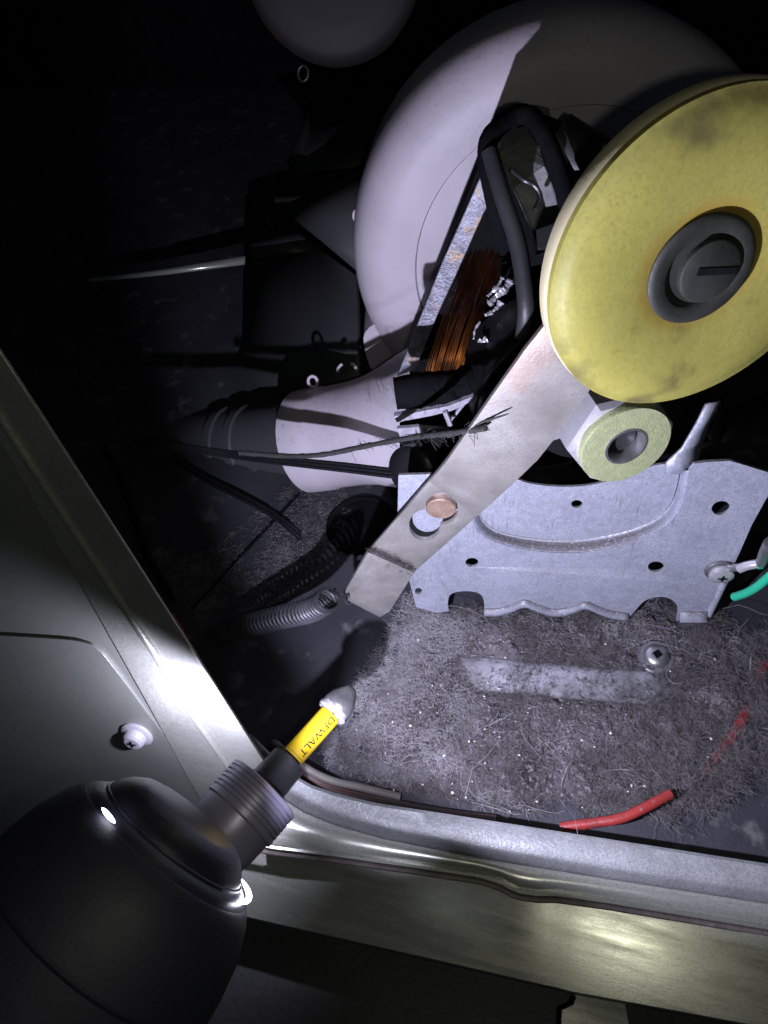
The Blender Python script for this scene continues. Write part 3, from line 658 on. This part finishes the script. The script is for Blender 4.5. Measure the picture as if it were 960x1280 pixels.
# ================================================================== DRIVER
G = 1.286                                       # driver size
def sc(p): return [(a*G, b*G) for a, b in p]
def driver():
    base = CH-AX*.07
    root = empty('cordless_driver', Vector((base.x, base.y, 0.1)), 'dark cordless impact driver reaching in from the lower left', 'driver')
    prof = []
    s = 0.0
    prof = [(.0, .0050), (.0003, .0108), (0, .0112)]
    for k in range(6):
        s -= .0013; prof += [(s+.0003, .0112), (s+.0001, .0106), (s-.0001, .0106), (s-.0002, .0112)]
    prof += [(-.0095, .0112), (-.0100, .0106), (-.0165, .0104), (-.0172, .0100), (-.036, .0100)]
    collar = lathe('collar', CH, AX, sc(prof), M['collar'], root, 96)
    lathe('anvil_sleeve', CH, AX, sc([(-.003, .0062), (.0012, .0062), (.002, .0056), (.0098, .0052), (.0104, .0046), (.0104, .002)]), M['sleeve'], collar, 40)
    NC = at(230, 1030, .192); AB = W(.60, -.75, .27).normalized()
    nose = lathe('nose_cone', NC, AB, ([(.003, 0), (.003, .0125), (.0024, .0150), (.0008, .0176), (-.0012, .0195), (-.0030, .0205), (-.0036, .0206), (-.0038, .0216), (-.0050, .0236), (-.0066, .0250)]), M['driver_nose'], root, 128)
    fa, fu, fv = frame(AB)
    tube('nose_ring', [NC-AB*.0034+(fu*math.cos(t)+fv*math.sin(t))*.0206 for t in np.linspace(0, 2*math.pi, 96, endpoint=False)], .0005, M['driver_nose'], nose, 8, 0, True)
    lathe('body', NC-AB*.0062, AB, ([(.0002, .0246), (-.0002, .0254), (-.003, .0276), (-.010, .0308), (-.018, .0326), (-.0225, .0331), (-.0228, .0322), (-.0236, .0322), (-.0239, .0333), (-.030, .0338), (-.045, .0340), (-.075, .032), (-.09, .02), (-.09, 0)]), M['driver'], root, 128)
    g0 = [NC-AB*.0080]
    # handle going down and out of the frame
    tube('handle', [NC-AB*.06+W(.00, .00, .02), NC-AB*.065+W(.0, .05, .035), NC-AB*.07+W(.0, .10, .05)], .023, M['driver'], root, 32, 6)
    # raised seam strip on the body
    a, u, v = frame(AX)
    # LED windows in the nose
    for L, sz in ((LED_A, 1), (at(140, 992, .170), .22)):
        cc = NC-AB*(.0040 if sz == 1 else .0052); rad = ((at(322, 1083, .192) if sz == 1 else L)-cc); rad -= AB*rad.dot(AB); rad.normalize(); tg = AB.cross(rad)
        P = [cc+(rad*math.cos(t)+tg*math.sin(t))*(.0238 if sz == 1 else .0252)+AB*.0004 for t in np.linspace(-.50*sz, .50*sz, 13)]
        n_ = len(P); tube('led_window', P, [.0007*(.7+.3*sz)*math.sqrt(max(.05, 1-(2*i/(n_-1)-1)**2)) for i in range(n_)], M['lens'], nose, 10, 0)
driver()

def bit():
    o = CH+AX*.0104*G
    root = empty('screwdriver_bit', o, 'yellow banded black-tipped bit held in the driver collar', 'bit')
    lathe('shank', o, AX, sc([(-.006, .0028), (.001, .0029), (.0015, .0034)]), M['sleeve'], root, 24)
    band = lathe('yellow_band', o, AX, sc([(.0008, .0028), (.001, .0033), (.0166, .0033), (.0168, .0028)]), M['bit_yellow'], root, 48)
    # lettering wrapped on the band
    cu = bpy.data.curves.new('t', 'FONT'); cu.body = 'DEWALT'; cu.size = 1; cu.resolution_u = 2
    to = bpy.data.objects.new('t', cu); COL.objects.link(to); dg = bpy.context.evaluated_depsgraph_get()
    me = bpy.data.meshes.new_from_object(to.evaluated_get(dg)); bpy.data.objects.remove(to)
    bm = bmesh.new(); bm.from_mesh(me)
    bmesh.ops.subdivide_edges(bm, edges=bm.edges[:], cuts=2)
    xs = [q.co.x for q in bm.verts]; x0, x1 = min(xs), max(xs)
    a, u, v = frame(AX)
    view = (CAMLOC-o).normalized(); view -= AX*view.dot(AX); view.normalize(); side = AX.cross(view)  # around the band
    if side.dot(W(.7, .7, 0)) < 0: side = -side
    for q in bm.verts:
        s = (.0158-(q.co.x-x0)/(x1-x0)*.0135)*G; ang = .12+q.co.y*.85
        q.co = o+AX*s+(view*math.cos(ang)+side*math.sin(ang))*.00346*G
    me2 = bpy.data.meshes.new('lettering'); bm.to_mesh(me2); bm.free()

    link_mesh('lettering', me2, M['ink'], band, False)
    V, Fc = lathe_data(o, AX, sc([(.0168, .0028), (.0170, .0042), (.0176, .0048), (.0188, .0046), (.0194, .0036)]), 40)
    V = [p+Vector((noise.noise(p*900), noise.noise(p*900+Vector((5,5,5))), 0))*.0006 for p in V]
    mesh('white_ring', V, Fc, M['white_ring'], root)
    V, Fc = lathe_data(o, AX, sc([(.018, .0038), (.0190, .0046), (.0205, .0047), (.0222, .0044), (.0240, .0036), (.0256, .0026), (.0268, .0015), (.0273, .0002)]), 48)
    for i, p in enumerate(V):
        ring, k = divmod(i, 48); c = o+AX*(p-o).dot(AX); f = max(0, (ring-2)/5)
        V[i] = c+(p-c)*(1-.32*f*(.5+.5*math.cos(4*2*math.pi*k/48)))
    mesh('tip', V, Fc, mat('bit_tip', (.10,.10,.10), (.2,.2,.2), 120, .3, .6, .2, 300), root)
bit()

# ================================================================== LINT
def inside(px, py, poly):
    c = False; n = len(poly)
    for i in range(n):
        x1, y1 = poly[i]; x2, y2 = poly[(i+1) % n]
        if (y1 > py) != (y2 > py) and px < (x2-x1)*(py-y1)/(y2-y1)+x1: c = not c
    return c
LP = [(505, 740), (560, 765), (700, 745), (890, 760), (930, 790), (990, 800), (990, 900), (960, 905), (925, 930), (890, 965), (862, 985), (838, 1000), (790, 1015), (740, 1022), (640, 1015), (560, 1003), (480, 987), (432, 966), (418, 940), (455, 890), (500, 820), (512, 780)]  # left edge trimmed to stand in for the collar's shadow edge
def pix(p):
    q = Vector(p)-CAMLOC; q = Vector((q.dot(W(1,0,0)), q.dot(W(0,1,0)), q.dot(W(0,0,1)))); return CX+F*q.x/q.z, CY+F*q.y/q.z
def lint():
    f = level(0)
    # matted layer
    pts = [f(x, y) for x, y in LP]; x0, x1 = min(p.x for p in pts), max(p.x for p in pts); y0, y1 = min(p.y for p in pts), max(p.y for p in pts)
    nx, ny = 330, 230; H = np.zeros((ny, nx)); PP = [(f(x, y).x, f(x, y).y) for x, y in LP]
    A = np.array(PP); gx = np.linspace(x0, x1, nx); gy = np.linspace(y0, y1, ny); GX, GY = np.meshgrid(gx, gy)
    D = np.full(GX.shape, 1e9); INS = np.zeros(GX.shape, bool); n = len(A)
    for i in range(n):
        a, b = A[i], A[(i+1) % n]; ab = b-a; t = np.clip(((GX-a[0])*ab[0]+(GY-a[1])*ab[1])/(ab@ab), 0, 1)
        D = np.minimum(D, np.hypot(GX-a[0]-t*ab[0], GY-a[1]-t*ab[1]))
        if a[1] != b[1]:
            c = ((a[1] > GY) != (b[1] > GY)) & (GX < (b[0]-a[0])*(GY-a[1])/(b[1]-a[1])+a[0]); INS ^= c
    rib_c = f(705, 848)
    V = []
    for j in range(ny):
        for i in range(nx):
            x, y = gx[i], gy[j]; e = min(1, D[j, i]/.012) if INS[j, i] else 0
            p = Vector((x*55, y*55, 1)); q = Vector((x*260, y*260, 3)); r = Vector((x*900, y*900, 5))
            h = .0012+.0032*max(0, noise.noise(p)+.25)+.0016*noise.noise(q)+.0010*noise.noise(r)
            px, py = pix((x, y, 0))
            if 565 < px < 850 and 818+(px-570)*.09 < py < 868+(px-570)*.09: h *= .25
            V.append((x, y, h*e-.0015*(1-e)-.0002))
    V = np.array(V); idx = np.arange(nx*ny).reshape(ny, nx)
    Q = np.stack([idx[:-1, :-1], idx[:-1, 1:], idx[1:, 1:], idx[1:, :-1]], -1)
    keep = (INS[:-1, :-1] | INS[1:, 1:]); Q = Q[keep].reshape(-1, 4)
    me = bpy.data.meshes.new('lint_mat'); me.from_pydata(V.tolist(), [], Q.tolist())
    tag(link_mesh('lint_mat', me, M['lintmat']), 'matted grey lint covering the cabinet floor below the motor plate', 'lint', kind='stuff')
    # fibres
    def fibres(name, N, mn, mx, rad, hmax, m, label, poly, seed, thr=-.15, curl=1.0):
        r = np.random.default_rng(seed); roots = []
        xs0, xs1 = min(p[0] for p in poly), max(p[0] for p in poly); ys0, ys1 = min(p[1] for p in poly), max(p[1] for p in poly)
        while len(roots) < N:
            px, py = r.uniform(xs0, xs1), r.uniform(ys0, ys1)
            if not inside(px, py, poly): continue
            p = f(px, py)
            nv = .9*noise.noise(Vector((p.x*38, p.y*38, seed)))+.5*noise.noise(Vector((p.x*110, p.y*110, seed+1)))+.5*noise.noise(Vector((p.x*300, p.y*300, seed+2)))
            if nv < thr+r.uniform(-.25, .25): continue
            onrib = 575 < px < 850 and 822+(px-570)*.09 < py < 864+(px-570)*.09
            if onrib and r.random() < .55: continue
            roots.append((p.x, p.y, r.uniform(.0, 1)**1.6*hmax*(.6+max(0, nv))))
        P0 = np.array(roots); K = 6; n = len(P0)
        ang = r.uniform(0, 2*np.pi, n); ln = r.uniform(mn, mx, n)/K; el = r.normal(.15, .5, n)
        dang = r.normal(0, .55*curl, (n, K)); pts = [P0.copy()]; cur = P0.copy()
        for k in range(K):
            ang = ang+dang[:, k]; el = el*.8+r.normal(0, .25, n)
            cur = cur+np.stack([np.cos(ang)*np.cos(el), np.sin(ang)*np.cos(el), np.sin(el)], 1)*ln[:, None]
            cur[:, 2] = np.maximum(cur[:, 2], .0006); pts.append(cur.copy())
        C = np.stack(pts, 1)                                   # n,K+1,3
        T = np.gradient(C, axis=1); T /= np.linalg.norm(T, axis=2, keepdims=True)+1e-12
        U = np.cross(T, np.array([.3, .2, .93])); U /= np.linalg.norm(U, axis=2, keepdims=True)+1e-12; Vv = np.cross(T, U)
        rr = rad*r.uniform(.6, 1.3, (n, 1, 1)); rings = [C+rr*(U*math.cos(a)+Vv*math.sin(a)) for a in (0, 2.094, 4.189)]
        VV = np.stack(rings, 2).reshape(-1, 3)                 # n,(K+1),3,3
        base = (np.arange(n)*(K+1)*3)[:, None, None]; kk = (np.arange(K)*3)[None, :, None]; s = np.arange(3)[None, None, :]; s2 = (s+1) % 3
        Q = np.stack([base+kk+s, base+kk+s2, base+kk+3+s2, base+kk+3+s], -1).reshape(-1, 4)
        me = bpy.data.meshes.new(name); me.vertices.add(len(VV)); me.vertices.foreach_set('co', VV.ravel())
        me.loops.add(Q.size); me.loops.foreach_set('vertex_index', Q.ravel()); me.polygons.add(len(Q))
        me.polygons.foreach_set('loop_start', np.arange(len(Q))*4); me.update(calc_edges=True); me.validate()
        tag(link_mesh(name, me, m, None, False), label, 'lint', kind='stuff')
    fibres('lint_fibres', 42000, .002, .006, .000065, .0035, M['lint'], 'fine grey lint fibres strewn over the floor', LP, 11, .05)
    bright = [(512, 755), (560, 770), (600, 790), (560, 830), (600, 880), (600, 960), (500, 985), (430, 962), (425, 940), (470, 870), (500, 820)]
    fibres('pale_lint', 16000, .0015, .0045, .00008, .004, M['lint_light'], 'bright fuzzy lint left of the floor rib', bright, 12, -.3)
    fibres('wispy_lint', 4200, .002, .006, .00007, .005, M['lint_light'], 'pale wisps of fluff clumped over the matted lint', LP, 17, .38)
    fibres('long_hairs', 110, .012, .03, .00009, .007, M['lint_light'], 'long stray hairs lying in the lint', LP, 13, -.8, .5)
    edge = [(400, 925), (450, 850), (492, 780), (505, 745), (530, 760), (520, 850), (450, 960), (410, 955)]
    fibres('edge_lint', 2600, .002, .007, .00007, .002, M['lint_light'], 'sparse pale fibres thinning out along the left edge of the lint', edge, 16, 0)
    right = [(780, 870), (960, 790), (985, 830), (985, 960), (930, 980), (860, 1040), (820, 1030), (740, 960)]
    fibres('loose_fluff', 9000, .003, .009, .00007, .009, M['lint'], 'loose brownish fluff piled at the right edge', right, 14, -.2)
    fl = [(190, 700), (260, 690), (370, 600), (430, 600), (440, 640), (390, 740), (330, 760), (250, 790)]
    fibres('left_floor_dust', 4500, .001, .004, .0001, .0012, M['lint'], 'thin dust on the left floor beside the spring', fl, 15, -.2)
    V, Fc = [], []                                         # dust caught in the lower bend of the arm
    for k in range(620):
        t = random.random(); u2 = random.gauss(0, 2.2)
        p = ARM(459+57*t-u2*.4, 687+26*t+u2+1, .0006-.0012*random.random()); dl = Vector((random.gauss(0, 1), random.gauss(0, 1), random.gauss(0, 1)))*.0009
        v, fc = tube_data([p, p+dl*.6+n3*.0005, p+dl], .00009, 3); b = len(V); V += v; Fc += [tuple(b+i for i in x) for x in fc]
    tag(mesh('arm_dust', V, Fc, M['lintmat'], None, False), 'dark dust lodged in the lower bend of the steel arm', 'lint', kind='stuff')
    # crumbs, too many and too small to count
    V, Fc = [], []
    for k in range(200):
        while True:
            px, py = random.uniform(430, 960), random.uniform(770, 1030)
            if inside(px, py, LP): break
        p = level(random.uniform(.002, .005))(px, py); s = random.choice((.0002, .0003, .0003, .0004, .0006, .0009))*random.uniform(.6, 1)
        b = len(V); e = [Vector((random.uniform(.5, 1.2), random.uniform(.5, 1.2), random.uniform(.5, 1)))*s for _ in range(2)]
        V += [p+Vector((e[0].x,0,0)), p-Vector((e[1].x,0,0)), p+Vector((0,e[0].y,0)), p-Vector((0,e[1].y,0)), p+Vector((0,0,e[0].z)), p-Vector((0,0,e[1].z))]
        Fc += [(b, b+2, b+4), (b+2, b+1, b+4), (b+1, b+3, b+4), (b+3, b, b+4), (b+2, b, b+5), (b+1, b+2, b+5), (b+3, b+1, b+5), (b, b+3, b+5)]
    tag(mesh('crumbs', V, Fc, M['crumb'], None, False), 'pale crumbs and specks scattered in the lint', 'debris', kind='stuff')
lint()
